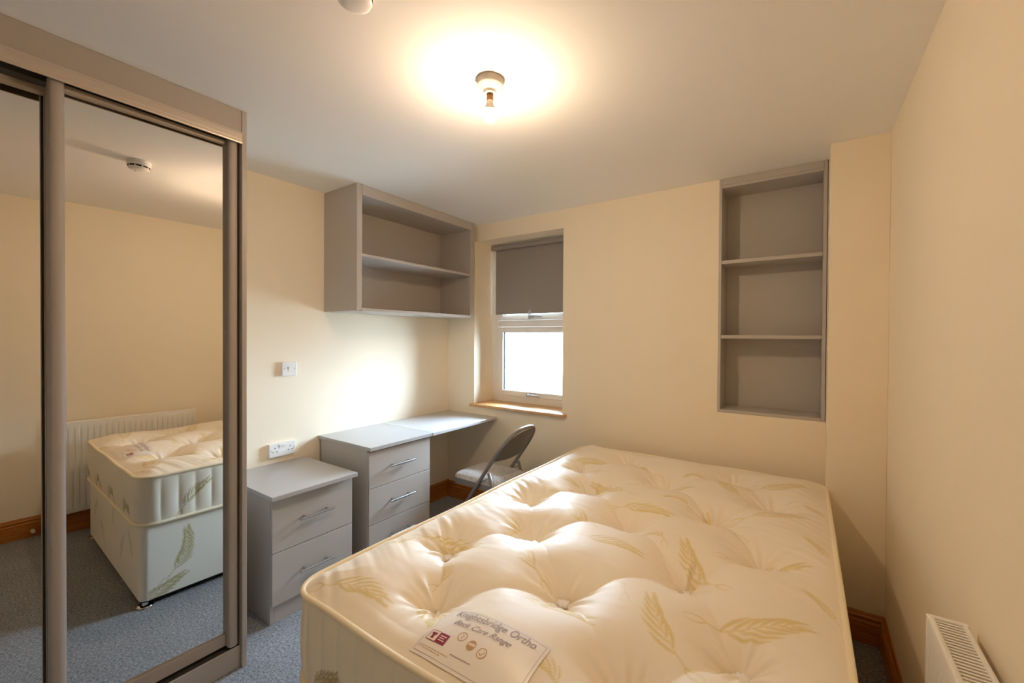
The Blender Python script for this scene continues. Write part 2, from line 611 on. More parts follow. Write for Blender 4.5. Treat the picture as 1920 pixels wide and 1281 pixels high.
# ------------------------------------------------------------------ wall cupboard (open shelves)
CD, CL, CE, CB = 0.3664, -1.1801, -0.0741, 1.6017
t = thing('wall_shelf_unit', 'grey open wall cupboard with one shelf hung above the desk', 'shelf', (0.18, -.63, CB))
obj('side_panel', bx(0.0, CD, CL, CL + .018, CB, H - .001, .0012), M['grey'], t)
obj('side_panel', bx(0.0, CD, CE - .018, CE, CB, H - .001, .0012), M['grey'], t)
obj('stile', bx(.006, CD - .003, CL + .0185, CL + .0395, CB + .004, H - .003, .001), M['grey'], t)
obj('stile', bx(.006, CD - .003, CE - .037, CE - .0185, CB + .004, H - .003, .001), M['grey'], t)
obj('bottom_panel', bx(.004, CD - .001, CL + .040, CE - .0375, CB, CB + .018, .001), M['grey'], t)
obj('top_panel', bx(.004, CD - .001, CL + .040, CE - .0375, 2.334, H - .002, .001), M['grey'], t)
obj('back_panel', bx(.001, .016, CL + .040, CE - .0375, CB + .0185, 2.333), M['grey'], t)
obj('shelf', bx(.0165, CD - .012, CL + .041, CE - .038, 1.949, 1.968, .0012), M['grey'], t)
b = lathe(NB(), [(.004, .0), (.004, .012), (.002, .016)], (.0165, -.835, 1.925), 10, 'x')
obj('shelf_clip', b, M['white'], t, label='tiny white shelf clip')

# ------------------------------------------------------------------ recessed bookcase
BX0, BX1 = NX0 + .001, NX1 - .003
BD = 0.2143
t = thing('recessed_bookcase', 'tall narrow grey open shelves recessed into the wall near the corner', 'bookcase', (2.52, 0.1, NZ0))
obj('side_panel', bx(BX0, BX0 + .015, -.004, BD, NZ0 + .001, H - .001, .001), M['grey'], t)
obj('side_panel', bx(BX1 - .017, BX1, -.004, BD, NZ0 + .001, H - .001, .001), M['grey'], t)
obj('bottom_panel', bx(BX0 + .0155, BX1 - .0175, -.003, BD, NZ0 + .001, NZ0 + .018, .001), M['grey'], t)
obj('top_panel', bx(BX0 + .0155, BX1 - .0175, -.003, BD, 2.344, 2.361, .001), M['grey'], t)
obj('fascia', bx(BX0 + .0155, BX1 - .0175, -.004, .014, 2.3615, H - .001, .001), M['grey'], t)
obj('back_panel', bx(BX0 + .0155, BX1 - .0175, BD - .012, BD - .001, NZ0 + .0185, 2.3435), M['grey'], t)
obj('shelf', bx(BX0 + .016, BX1 - .018, .000, BD - .0125, 1.888, 1.909, .001), M['grey'], t)
obj('shelf', bx(BX0 + .016, BX1 - .018, .000, BD - .0125, 1.438, 1.459, .001), M['grey'], t)

# ------------------------------------------------------------------ drawer furniture


def handle_bm(xf, y0, y1, z):
    b = NB()
    tube(b, [(xf + .034, y0, z), (xf + .034, y1, z)], .006, 14)
    ln = y1 - y0
    for y in (y0 + ln * .17, y1 - ln * .17):
        tube(b, [(xf - .001, y, z), (xf + .034, y, z)], .0048, 10)
    return b


def drawers(t, xf, y0, y1, zs, hy0, hy1, hz):
    for k in range(len(zs) - 1):
        d = obj('drawer', bx(xf - .018, xf, y0, y1, zs[k + 1] + .0018, zs[k] - .0018, .001), M['grey'], t)
        obj('handle', handle_bm(xf, hy0, hy1, hz[k]), M['steel'], d, label='brushed steel bar handle', smooth='angle')


# bedside cabinet
t = thing('bedside_cabinet', 'low grey two-drawer bedside cabinet beside the wardrobe, under the double socket', 'cabinet', (.28, -1.54, 0))
XB = .5306
y0, y1 = -1.757, -1.316
obj('side_panel', bx(.024, XB - .0185, y0, y0 + .018, 0, .634, .001), M['grey'], t)
obj('side_panel', bx(.024, XB - .0185, y1 - .018, y1, 0, .634, .001), M['grey'], t)
obj('back_panel', bx(.024, .032, y0 + .0185, y1 - .0185, .05, .633), M['greydark'], t)
obj('plinth', bx(XB - .034, XB - .0185, y0 + .0185, y1 - .0185, 0, .092, .001), M['grey'], t)
obj('top_panel', bx(.0, .5754, -1.7757, y1 + .004, .6345, .6569, .0015), M['greytop'], t)
drawers(t, XB, y0 + .002, y1 - .002, [.630, .3581, .0954], -1.632, -1.446, [.499, .228])

# drawer pedestal
t = thing('drawer_pedestal', 'tall grey three-drawer pedestal carrying the near end of the desk', 'drawers', (.28, -.97, 0))
XP = .5385
y0, y1 = -1.213, -.722
obj('side_panel', bx(.024, XP - .0185, y0, y0 + .018, 0, .751, .001), M['grey'], t)
obj('side_panel', bx(.024, XP - .0185, y1 - .018, y1, 0, .751, .001), M['grey'], t)
obj('back_panel', bx(.024, .032, y0 + .0185, y1 - .0185, .05, .75), M['greydark'], t)
obj('plinth', bx(XP - .034, XP - .0185, y0 + .0185, y1 - .0185, 0, .076, .001), M['grey'], t)
obj('top_panel', bx(.0, .5630, -1.2184, -.7200, .7515, .7736, .0015), M['greytop'], t)
drawers(t, XP, y0 + .002, y1 - .002, [.743, .5177, .2965, .078], -1.077, -.884, [.632, .413, .193])

# desk leaf between pedestal and window wall
t = thing('desk_top', 'grey desk leaf, window glare lightening its colour, bridging from the drawer pedestal to the window wall', 'desk', (.28, -.36, .7515))
obj('worktop', bx(.0, .5665, -.7195, -.0005, .7515, .7736, .0015), M['greyleaf'], t)
obj('support_batten', bx(.06, .50, -.024, -.001, .722, .751, .001), M['grey'], t)

# ------------------------------------------------------------------ folding chair
t = thing('folding_chair', 'grey metal folding chair with plush grey seat between desk and bed', 'chair', (.85, -.4, 0))
yn, yf = -.585, -.215
L0 = Vector((.557, 0, 0.013)); dirv = Vector((.251, 0, .356)).normalized()
yc, hw = (yn + yf) / 2, (yf - yn) / 2
sT = (0.631 - .011) / dirv.z
pts = [(L0.x, yn, L0.z)]
for k in range(1, 7):
    p = L0 + dirv * sT * k / 6
    pts.append((p.x, yn, p.z))
rise = .235
for k in range(1, 32):
    a = PI * k / 32
    cw, sw_ = math.cos(a), math.sin(a)
    w = -hw * math.copysign(abs(cw) ** .72, cw)
    p = L0 + dirv * (sT + rise * sw_ ** .9)
    pts.append((p.x, yc + w, p.z))
for k in range(6, 0, -1):
    p = L0 + dirv * sT * k / 6
    pts.append((p.x, yf, p.z))
pts.append((L0.x, yf, L0.z))
obj('back_frame', tube(NB(), pts, .0128, 14), M['chair'], t, smooth=True)
# pressed back panel inside the arch
nu, nv = 25, 13
nrm = Vector((dirv.z, 0, -dirv.x))
V = []
for side in (0, 1):
    for j in range(nv):
        for i in range(nu):
            u = -1 + 2 * i / (nu - 1)
            w = hw * .985 * u
            arch = rise * max(0.0, 1 - abs(u) ** 2.6) ** .62
            s = -.012 * 0 + (arch + .03) * j / (nv - 1) - .03
            bow = .022 * (1 - u * u) - .004 * side
            p = L0 + dirv * (sT + s) + nrm * (bow + .002)
            V.append((p.x, yc + w, p.z))
N = nu * nv
Fq = np.concatenate([grid_faces(nu, nv, 0), grid_faces(nu, nv, N, flip=True)])
obj('backrest', mesh_np('backrest', V, Fq), M['chairback'], t, smooth=True)
# seat pan with skirt, plush pad
b = NB()


def rrect(x0, x1, y0, y1, r, n=6):
    out = []
    for cx, cy, a0 in ((x1 - r, y1 - r, 0), (x0 + r, y1 - r, PI / 2), (x0 + r, y0 + r, PI), (x1 - r, y0 + r, 1.5 * PI)):
        for k in range(n + 1):
            a = a0 + PI / 2 * k / n
            out.append((cx + r * math.cos(a), cy + r * math.sin(a)))
    return out


prism(b, rrect(.605, 1.025, -.572, -.228, .05), 'z', .398, .440)
obj('seat', b, M['chair'], t, smooth='angle')
nu, nv = 48, 14
V = []
rp = rrect(.602, 1.028, -.574, -.226, .06, 11)
for j in range(nv):
    f = j / (nv - 1)
    ang = f * PI / 2
    for i, (x, y) in enumerate(rp):
        k = 1 - .0 if f < .01 else math.cos(ang) ** .35
        wob = .004 * math.sin(i * 1.7 + j)
        V.append((.815 + (x - .815) * k, -.4 + (y + .4) * k, .438 + .042 * math.sin(ang) + wob * (1 - f)))
obj('seat_pad', mesh_np('seat_pad', V, np.concatenate([grid_faces(len(rp), nv, 0, wrap_u=True)])), M['fur'], t,
    label='fluffy pale grey seat pad', smooth=True)
for y in (yn + .012, yf - .012):
    obj('rear_leg', tube(NB(), [(.942, y, .522), (1.03, y, .262), (1.117, y, .012)], .012, 10), M['chair'], t, smooth=True)
    s = math.copysign(.006, y + .4)
    obj('brace', tube(NB(), [(.868, y + s, .447), (.945, y + s, .490)], .007, 8, ry=.003), M['chair'], t)
obj('rear_crossbar', tube(NB(), [(1.075, yn + .012, .13), (1.075, yf - .012, .13)], .007, 8), M['chair'], t, smooth=True)
obj('front_crossbar', tube(NB(), [(.655, yn, .14), (.655, yf, .14)], .007, 8), M['chair'], t, smooth=True)

# ------------------------------------------------------------------ woven feather motifs


def feather_strokes(L=.24, w=.034, bend=0.0, nb=8, seed=0):
    """list of (polyline, half-widths); a quill with curved, tapering barbs"""
    r = np.random.default_rng(seed)
    def spine(t):
        a = bend * t
        if abs(bend) < 1e-3:
            return np.array([L * t, 0.0]), 0.0
        R = L / bend
        return np.array([R * math.sin(a), R * (1 - math.cos(a))]), a
    out = []
    P = np.array([spine(t)[0] for t in np.linspace(0, 1, 14)])
    out.append((P, np.linspace(.0016, .003, 14) * np.linspace(1, .3, 14)))
    for k in range(nb):
        for sd in (1, -1):
            t = .12 + .74 * (k + (.5 if sd < 0 else 0)) / nb
            p, a = spine(t)
            env = math.sin(PI * min(1, .18 + .8 * t)) ** .7
            ln = (.42 * L) * (.55 + .45 * env) * (1 - .35 * t) * r.uniform(.85, 1.1)
            ang = a + sd * (.62 - .32 * t)
            q = []
            cur = p.copy()
            for m in range(7):
                q.append(cur.copy())
                cur = cur + np.array([math.cos(ang), math.sin(ang)]) * ln / 6
                ang -= sd * .085
            tt = np.linspace(0, 1, 7)
            hwid = w * .115 * (np.sin(PI * np.clip(tt * .92 + .06, 0, 1)) ** .8)
            out.append((np.array(q), hwid))
    # tail tendrils
    for sd in (1, -1):
        ang = PI + sd * .6
        q, cur = [], np.zeros(2)
        for m in range(6):
            q.append(cur.copy()); cur = cur + np.array([math.cos(ang), math.sin(ang)]) * .012; ang -= sd * .25
        out.append((np.array(q), np.linspace(.0022, .0008, 6)))
    return out


FEA = [feather_strokes(.25, .044, .25, 6, 1), feather_strokes(.24, .042, -.7, 6, 2), feather_strokes(.17, .03, 2.6, 8, 3), feather_strokes(.27, .036, 1.1, 10, 4)]


def stamp(P, mask, kind, c, rot, sc=1.0, soft=.0016):
    """rasterise one motif into mask for points P (n,2)"""
    d = P - np.array(c)
    near = np.where((d ** 2).sum(1) < (.36 * sc) ** 2)[0]
    if not len(near):
        return
    ca, sa = math.cos(rot), math.sin(rot)
    q = np.stack([d[near, 0] * ca + d[near, 1] * sa, -d[near, 0] * sa + d[near, 1] * ca], 1) / sc
    q[:, 0] += .11
    best = np.zeros(len(near))
    for poly, hwid in FEA[kind]:
        for a, b_, wa, wb in zip(poly[:-1], poly[1:], hwid[:-1], hwid[1:]):
            ab = b_ - a
            t = np.clip(((q - a) @ ab) / (ab @ ab + 1e-12), 0, 1)
            dist = np.hypot(*(q - a - t[:, None] * ab).T)
            wv = wa + (wb - wa) * t
            best = np.maximum(best, np.clip((wv - dist) / soft * .5 + .5, 0, 1))
    mask[near] = np.maximum(mask[near], best)


# ------------------------------------------------------------------ divan base
X0, X1, Y0, Y1 = 1.437, 2.793, -2.118, -.122            # mattress footprint
DX0, DX1, DY0, DY1 = 1.447, 2.785, -2.108, -.132         # base footprint
DZ0, DZ1 = .034, .425
base = thing('divan_base', 'cream divan bed base with woven leaf pattern under the mattress', 'bed base', (2.115, -1.12, 0))


def ring_path(x0, x1, y0, y1, r, step):
    """points, outward normals and arc length around a rounded rectangle"""
    P, Nn = [], []
    segs = [((x0 + r, y0), (x1 - r, y0), (0, -1)), ((x1, y0 + r), (x1, y1 - r), (1, 0)),
            ((x1 - r, y1), (x0 + r, y1), (0, 1)), ((x0, y1 - r), (x0, y0 + r), (-1, 0))]
    cen = [(x1 - r, y0 + r, -PI / 2), (x1 - r, y1 - r, 0), (x0 + r, y1 - r, PI / 2), (x0 + r, y0 + r, PI)]
    for (a, b_, n), (cx, cy, a0) in zip(segs, cen):
        L = math.hypot(b_[0] - a[0], b_[1] - a[1])
        k = max(2, int(L / step))
        for i in range(k):
            f = i / k
            P.append((a[0] + (b_[0] - a[0]) * f, a[1] + (b_[1] - a[1]) * f)); Nn.append(n)
        k = max(4, int(r * PI / 2 / step))
        for i in range(k):
            an = a0 + PI / 2 * i / k
            P.append((cx + r * math.cos(an), cy + r * math.sin(an))); Nn.append((math.cos(an), math.sin(an)))
    P, Nn = np.array(P), np.array(Nn)
    s = np.concatenate([[0], np.cumsum(np.hypot(*np.diff(P, axis=0).T))])
    return P, Nn, s


P, Nn, S = ring_path(DX0, DX1, DY0, DY1, .035, .006)
nr = 60
zz = np.linspace(DZ0, DZ1, nr)
V = np.zeros((nr, len(P), 3))
V[:, :, 0] = P[None, :, 0]; V[:, :, 1] = P[None, :, 1]; V[:, :, 2] = zz[:, None]
V = V.reshape(-1, 3)
mask = np.zeros(len(V))
left = np.where((V[:, 0] < DX0 + .036) & (V[:, 1] > DY0 + .03))[0]
Q = np.stack([V[left, 1], V[left, 2]], 1); mk = np.zeros(len(left))
for (yy, z_, kd, rt, sc) in ((-1.91, .20, 3, .75, 1.0), (-2.03, .06, 0, .25, .95), (-1.5, .31, 0, 2.4, .9), (-1.32, .14, 1, 1.4, .9), (-1.0, .26, 0, .4, .9),
                             (-.72, .15, 1, 1.2, .9), (-.4, .28, 0, 2.3, .9)):
    stamp(Q, mk, kd, (yy, z_), rt, sc)
mask[left] = mk
foot = np.where((V[:, 1] < DY0 + .036) & (V[:, 0] > DX0 + .03))[0]
Q = np.stack([V[foot, 0], V[foot, 2]], 1); mk = np.zeros(len(foot))
for (xx, z_, kd, rt, sc) in ((1.62, .28, 1, 1.3, .9), (1.86, .2, 0, 2.0, .9), (2.12, .3, 2, .3, 1), (2.32, .16, 1, 1.2, .9), (2.58, .26, 0, 2.2, .9)):
    stamp(Q, mk, kd, (xx, z_), rt, sc)
mask[foot] = mk * .6
nP = len(P)
Fq = grid_faces(nP, nr, 0, wrap_u=True)
me = mesh_np('base_cover', V, Fq, mask)
obj('base_cover', me, M['divan'], base, smooth='angle')
obj('base_deck', prism(NB(), rrect(DX0 + .001, DX1 - .001, DY0 + .001, DY1 - .001, .035), 'z', DZ1 - .003, DZ1 + .001), M['piping'], base)
obj('underside', prism(NB(), rrect(DX0 + .004, DX1 - .004, DY0 + .004, DY1 - .004, .035), 'z', DZ0 - .008, DZ0 + .001), M['black'], base,
    label='black underside cloth')
for x in (DX0 + .024, DX1 - .024):
    for y in (DY0 + .024, -1.12, DY1 - .024):
        b = lathe(NB(), [(.034, 0), (.036, .004), (.033, .008), (.016, .012), (.013, .028)], (x, y, 0.0005), 24)
        obj('foot', b, M['chrome'], base, label='chrome glide foot', smooth='angle')

# ------------------------------------------------------------------ mattress
MZ0, MZE = .427, .688                       # bottom, top edge (piping height)
MC = (2.115, -1.120)
TUFTS = [(x, y) for x in (1.645, 2.115, 2.585) for y in (-.605, -1.14, -1.68)] + \
        [(x, y) for x in (1.832, 2.398) for y in (-.335, -.885, -1.41, -1.915)]
TUFTS = np.array(TUFTS)
RC = .085
_ph = rng.uniform(0, 2 * PI, (len(TUFTS), 4))
_pairs = [(i, j) for i in range(len(TUFTS)) for j in range(i) if np.hypot(*(TUFTS[i] - TUFTS[j])) < .40]


def vnoise(x, y, seed):
    """smooth value noise"""
    g = np.random.default_rng(seed).uniform(-1, 1, (64, 64))
    xi, yi = np.floor(x).astype(int), np.floor(y).astype(int)
    fx, fy = x - xi, y - yi
    fx, fy = fx * fx * (3 - 2 * fx), fy * fy * (3 - 2 * fy)
    G = lambda a, b_: g[a % 64, b_ % 64]
    return (G(xi, yi) * (1 - fx) + G(xi + 1, yi) * fx) * (1 - fy) + (G(xi, yi + 1) * (1 - fx) + G(xi + 1, yi + 1) * fx) * fy


def edge_wave(x, y):
    """gentle up-and-down of the piped top edge"""
    return .004 * np.sin(x * 12.0 + 1.0) * np.sin(y * 8.0 + .4) - .003


def top_z(x, y):
    x = np.asarray(x, float); y = np.asarray(y, float)
    ex = np.minimum(x - X0, X1 - x); ey = np.minimum(y - Y0, Y1 - y)
    # distance to the rounded edge
    cx, cy = np.maximum(RC - ex, 0), np.maximum(RC - ey, 0)
    e = np.where((cx > 0) & (cy > 0), RC - np.hypot(cx, cy), np.minimum(ex, ey))
    e = np.clip(e, 0, None)
    rise = 1 - np.clip(1 - e / .19, 0, 1) ** 2.2
    z = MZE + edge_wave(x, y) * np.exp(-e / .05) + .045 * rise
    pit = np.zeros_like(x)
    for (tx, ty), ph in zip(TUFTS, _ph):
        dx, dy = x - tx, y - ty
        r = np.hypot(dx, dy)
        m = r < .36
        if not m.any():
            continue
        rr, th = r[m], np.arctan2(dy[m], dx[m])
        rs = np.sqrt(np.maximum(rr - .010, 0) ** 2 + .006 ** 2)      # flat seat under the tuft
        prof = .046 * np.exp(-rs / .046) + .044 * np.exp(-(rr / .125) ** 2)
        lobes = 1 + .30 * np.exp(-(rr / .10) ** 2) * (np.sin(4 * th + ph[0]) * .5 + np.sin(3 * th + ph[1]) * .4)
        fold = .0032 * np.exp(-((rr - .055) / .045) ** 2) * (np.sin(11 * th + ph[2]) + .7 * np.sin(17 * th + ph[3]))
        pit[m] += prof * lobes + fold
    val = np.zeros_like(x)
    for i, j in _pairs:
        a, b_ = TUFTS[i], TUFTS[j]
        ab = b_ - a
        t = np.clip(((x - a[0]) * ab[0] + (y - a[1]) * ab[1]) / (ab @ ab), 0, 1)
        ds = np.hypot(x - a[0] - t * ab[0], y - a[1] - t * ab[1])
        val = np.maximum(val, .019 * np.exp(-ds / .032) * (.6 + .4 * np.abs(2 * t - 1)))
    pit += val
    z = z - pit * np.clip(e / .06, 0, 1)
    # drag wrinkles running in from the long edges, plus soft ticking ripples
    el = x - X0; er = X1 - x
    wl = np.exp(-((el - .09) / .085) ** 2)
    z += wl * .0046 * vnoise(x * 4 + y * 6, (y + .55 * (x - X0)) * 42, 5)
    wr = np.exp(-((er - .10) / .09) ** 2)
    z += wr * .0020 * vnoise(x * 4, (y - .35 * (X1 - x)) * 55, 6)
    z += .0014 * vnoise(x * 9, y * 11, 7) + .0006 * vnoise(x * 20, y * 46, 8)
    wf = np.exp(-((y - Y0 - .08) / .08) ** 2)
    z += wf * .002 * vnoise((x + .2 * y) * 34, y * 5, 9)
    return z


def pull_corners(x, y):
    """map a rectangular grid onto the rounded-corner footprint"""
    ex = np.minimum(x - X0, X1 - x); ey = np.minimum(y - Y0, Y1 - y)
    a, b_ = np.clip(1 - ex / RC, 0, 1), np.clip(1 - ey / RC, 0, 1)
    h = np.hypot(a, b_)
    k = np.where(h > 1e-9, np.maximum(a, b_) / np.maximum(h, 1e-9), 1)
    k = np.where((a > 0) & (b_ > 0), k, 1)
    sx = np.where(x < MC[0], -1, 1); sy = np.where(y < MC[1], -1, 1)
    nx = np.where((a > 0) & (b_ > 0), np.where(sx < 0, X0 + RC - RC * a * k, X1 - RC + RC * a * k), x)
    ny = np.where((a > 0) & (b_ > 0), np.where(sy < 0, Y0 + RC - RC * b_ * k, Y1 - RC + RC * b_ * k), y)
    return nx, ny


NXg, NYg = 340, 500
gx, gy = np.meshgrid(np.linspace(X0, X1, NXg), np.linspace(Y0, Y1, NYg))
gx, gy = pull_corners(gx.ravel(), gy.ravel())
gz = top_z(gx, gy)
mask = np.zeros(len(gx))
PT = np.stack([gx, gy], 1)
for k, yy in enumerate(np.arange(-.42, -2.3, -.385)):
    stamp(PT, mask, 0, (2.600, yy), .50 - .06 * k)
    stamp(PT, mask, 1, (2.395, yy - .15), PI - .62)
    stamp(PT, mask, 2, (2.26, yy + .02), 1.9, .8)
    stamp(PT, mask, 1, (2.13, yy - .19), .45)
    stamp(PT, mask, 0, (1.935, yy - .04), PI - .5)
    stamp(PT, mask, 2, (1.80, yy - .20), 1.3, .8)
    stamp(PT, mask, 1, (1.63, yy - .06), .55)
    stamp(PT, mask, 0, (2.755, yy - .18), 2.2, .5)
    stamp(PT, mask, 0, (1.50, yy - .22), 1.1, .5)
mat_t = thing('mattress', 'cream tufted double mattress with gold leaf print lying on the divan base', 'mattress', (2.115, -1.12, MZ0))
obj('top_panel', mesh_np('mattress_top', np.stack([gx, gy, gz], 1), grid_faces(NXg, NYg), mask), M['satin'], mat_t, smooth=True)

# quilted border
P, Nn, S = ring_path(X0, X1, Y0, Y1, RC, .006)
nP, nr = len(P), 40
pitch = .0755
vv = np.linspace(0, 1, nr)
ztop = MZE + edge_wave(P[:, 0], P[:, 1])
ch = np.abs(np.sin(PI * S / pitch)) ** .55
bul = (np.sin(PI * vv) ** .6)[:, None]
off = bul * (.004 + .0085 * ch[None, :]) - .002
V = np.zeros((nr, nP, 3))
V[:, :, 0] = P[None, :, 0] + Nn[None, :, 0] * off
V[:, :, 1] = P[None, :, 1] + Nn[None, :, 1] * off
V[:, :, 2] = MZ0 + (ztop[None, :] - MZ0) * vv[:, None]
V = V.reshape(-1, 3)
mask = np.zeros(len(V))
ft = np.where((V[:, 1] < Y0 + .02))[0]
Q = np.stack([V[ft, 0], V[ft, 2]], 1); mk = np.zeros(len(ft))
for k in range(5):
    stamp(Q, mk, 2, (1.735 + .36 * k, .545), 1.5, 1.15)
    stamp(Q, mk, 1, (1.60 + .36 * k, .50), 1.0, .7)
mask[ft] = mk
lf = np.where((V[:, 0] < X0 + .02))[0]
Q = np.stack([V[lf, 1], V[lf, 2]], 1); mk = np.zeros(len(lf))
for k in range(6):
    stamp(Q, mk, 1, (-1.90 + .36 * k, .56), 1.15, .85)
mask[lf] = mk
obj('quilted_border', mesh_np('mattress_border', V, grid_faces(nP, nr, 0, wrap_u=True), mask), M['side'], mat_t, smooth=True)
obj('bottom_panel', prism(NB(), rrect(X0 + .002, X1 - .002, Y0 + .002, Y1 - .002, RC), 'z', MZ0 - .001, MZ0 + .003), M['piping'], mat_t)
step = 4
ring = [(P[i, 0] + Nn[i, 0] * .003, P[i, 1] + Nn[i, 1] * .003, ztop[i] + .001) for i in range(0, nP, step)]
obj('piping', tube(NB(), ring, .0088, 10, closed=True), M['piping'], mat_t, label='cream piping along the top edge', smooth=True)
ring = [(P[i, 0] + Nn[i, 0] * .004, P[i, 1] + Nn[i, 1] * .004, MZ0 + .009) for i in range(0, nP, step)]
obj('piping', tube(NB(), ring, .0088, 10, closed=True), M['piping'], mat_t, label='cream piping along the bottom edge', smooth=True)


def tuft_mesh():
    V, n = [], 14
    for j, (r, z) in enumerate(((.0125, .000), (.0135, .003), (.010, .0062), (.0065, .0052), (.004, .0068), (.0005, .006))):
        for k in range(n):
            a = 2 * PI * k / n
            q = r * (1 + .28 * math.sin(7 * a + j) * (j < 3))
            V.append((q * math.cos(a), q * math.sin(a), z))
    return mesh_np('tuft', V, grid_faces(n, 6, 0, wrap_u=True))


tm = tuft_mesh()
tm.transform(Matrix.Scale(1.4, 4))
tm.shade_smooth()
tm.materials.append(M['tuft'])
tz = top_z(TUFTS[:, 0], TUFTS[:, 1])
for (tx, ty), z in zip(TUFTS, tz):
    o = bpy.data.objects.new('tuft', tm)
    COL.objects.link(o)
    o.parent = mat_t
    o.location = Vector((tx, ty, z + .0030)) - ORG[mat_t]
    o.rotation_euler = (0, 0, tx * 31 + ty * 17)

# sewn-on label, lies on the quilted top
LX0, LX1, LY0, LY1 = 1.928, 2.226, -2.097, -1.939


def conform(x, y, up):
    return np.asarray(top_z(x, y)) + up


nu, nv = 60, 34
ux, uy = np.meshgrid(np.linspace(LX0, LX1, nu), np.linspace(LY0, LY1, nv))
ux, uy = ux.ravel(), uy.ravel()
# the stiff label bridges the small ripples: smooth height by averaging neighbours
lz = np.mean([top_z(ux + a, uy + b_) for a in (-.028, -.014, 0, .014, .028) for b_ in (-.028, -.014, 0, .014, .028)], axis=0)
lz = np.maximum(lz, top_z(ux, uy) - .002) + .0025
LZ = lz.reshape(nv, nu)


def label_z(x, y):
    fx = np.clip((np.asarray(x) - LX0) / (LX1 - LX0) * (nu - 1), 0, nu - 1.001)
    fy = np.clip((np.asarray(y) - LY0) / (LY1 - LY0) * (nv - 1), 0, nv - 1.001)
    i, j = fx.astype(int), fy.astype(int)
    a, b_ = fx - i, fy - j
    return (LZ[j, i] * (1 - a) + LZ[j, i + 1] * a) * (1 - b_) + (LZ[j + 1, i] * (1 - a) + LZ[j + 1, i + 1] * a) * b_


lab = obj('label', mesh_np('label', np.stack([ux, uy, lz], 1), grid_faces(nu, nv)), M['label'], mat_t,
          label='white satin label sewn to the foot end', smooth=True)


def print_poly(name, polys, m, up=.0006, sub=None):
    """flat shapes in label space (metres, from its top-left corner, y down) laid on the label"""
    V, Fc = [], []
    for p in polys:
        o0 = len(V)
        V += [(LX0 + a, LY1 - b_) for a, b_ in p]
        Fc.append(list(range(o0, o0 + len(p))))
    V = np.array(V)
    me = bpy.data.meshes.new(name)
    me.from_pydata(np.column_stack([V, label_z(V[:, 0], V[:, 1]) + up]).tolist(), [], Fc)
    me.update()
    return obj(name, me, m, lab)


def stroke_quads(pts, w):
    out = []
    for (a, b_) in zip(pts[:-1], pts[1:]):
        a, b_ = np.array(a, float), np.array(b_, float)
        d = b_ - a; d /= np.hypot(*d) + 1e-12
        n = np.array([-d[1], d[0]]) * w / 2
        out.append([tuple(a + n), tuple(a - n), tuple(b_ - n), tuple(b_ + n)])
    return out


def lines(a, b_, n):
    return [(a[0] + (b_[0] - a[0]) * k / n, a[1] + (b_[1] - a[1]) * k / n) for k in range(n + 1)]


def arc(cx, cy, r, a0=0, a1=2 * PI, n=20):
    return [(cx + r * math.cos(a0 + (a1 - a0) * k / n), cy + r * math.sin(a0 + (a1 - a0) * k / n)) for k in range(n + 1)]


def print_text(name, body, x, y, size, m, shear=0.0, width=None, up=.0012, offset=0.0):
    cu = bpy.data.curves.new(name, 'FONT')
    cu.body = body
    cu.size = size
    cu.shear = shear
    cu.offset = offset
    cu.resolution_u = 3
    to = bpy.data.objects.new(name, cu)
    COL.objects.link(to)
    dg = bpy.context.evaluated_depsgraph_get()
    me = bpy.data.meshes.new_from_object(to.evaluated_get(dg))
    bpy.data.objects.remove(to)
    bm = bmesh.new()                      # finer triangles, so that the print follows the curved label
    bm.from_mesh(me)
    sx = width / (max(v.co.x for v in bm.verts) - min(v.co.x for v in bm.verts)) if width else 1.0
    for v in bm.verts:
        v.co.x *= sx
    for _ in range(4):
        bmesh.ops.triangulate(bm, faces=bm.faces)
        lg = [e for e in bm.edges if e.calc_length() > .0035]
        if not lg:
            break
        bmesh.ops.subdivide_edges(bm, edges=lg, cuts=1)
    bmesh.ops.triangulate(bm, faces=bm.faces)
    bm.to_mesh(me)
    bm.free()
    n = len(me.vertices)
    co = np.zeros(n * 3)
    me.vertices.foreach_get('co', co)
    co = co.reshape(-1, 3)
    co[:, 0] += LX0 + x - co[:, 0].min()
    co[:, 1] += LY1 - y
    co[:, 2] = label_z(co[:, 0], co[:, 1]) + up
    me.vertices.foreach_set('co', co.ravel())
    me.materials.clear()
    me.update()
    return obj(name, me, m, lab)


print_text('lettering', 'Knightsbridge Ortho', .030, .030, .030, M['ink'], shear=.18, width=.240)
print_text('lettering', 'Back Care Range', .048, .058, .022, M['ink'], shear=.45, width=.172)
fr = []
m_ = .007
for a, b_ in (((m_, m_), (.297 - m_, m_)), ((.297 - m_, m_), (.297 - m_, .158 - m_)), ((.297 - m_, .158 - m_), (m_, .158 - m_)), ((m_, .158 - m_), (m_, m_))):
    fr += stroke_quads(lines(a, b_, 24), .0007)
print_poly('printed_border', fr, M['ink'])


def rect(x0, x1, y0, y1, n=8):
    g = lambda a, b_, i: a + (b_ - a) * i / n
    return [[(g(x0, x1, i), g(y0, y1, j)), (g(x0, x1, i + 1), g(y0, y1, j)), (g(x0, x1, i + 1), g(y0, y1, j + 1)), (g(x0, x1, i), g(y0, y1, j + 1))]
            for i in range(n) for j in range(n)]


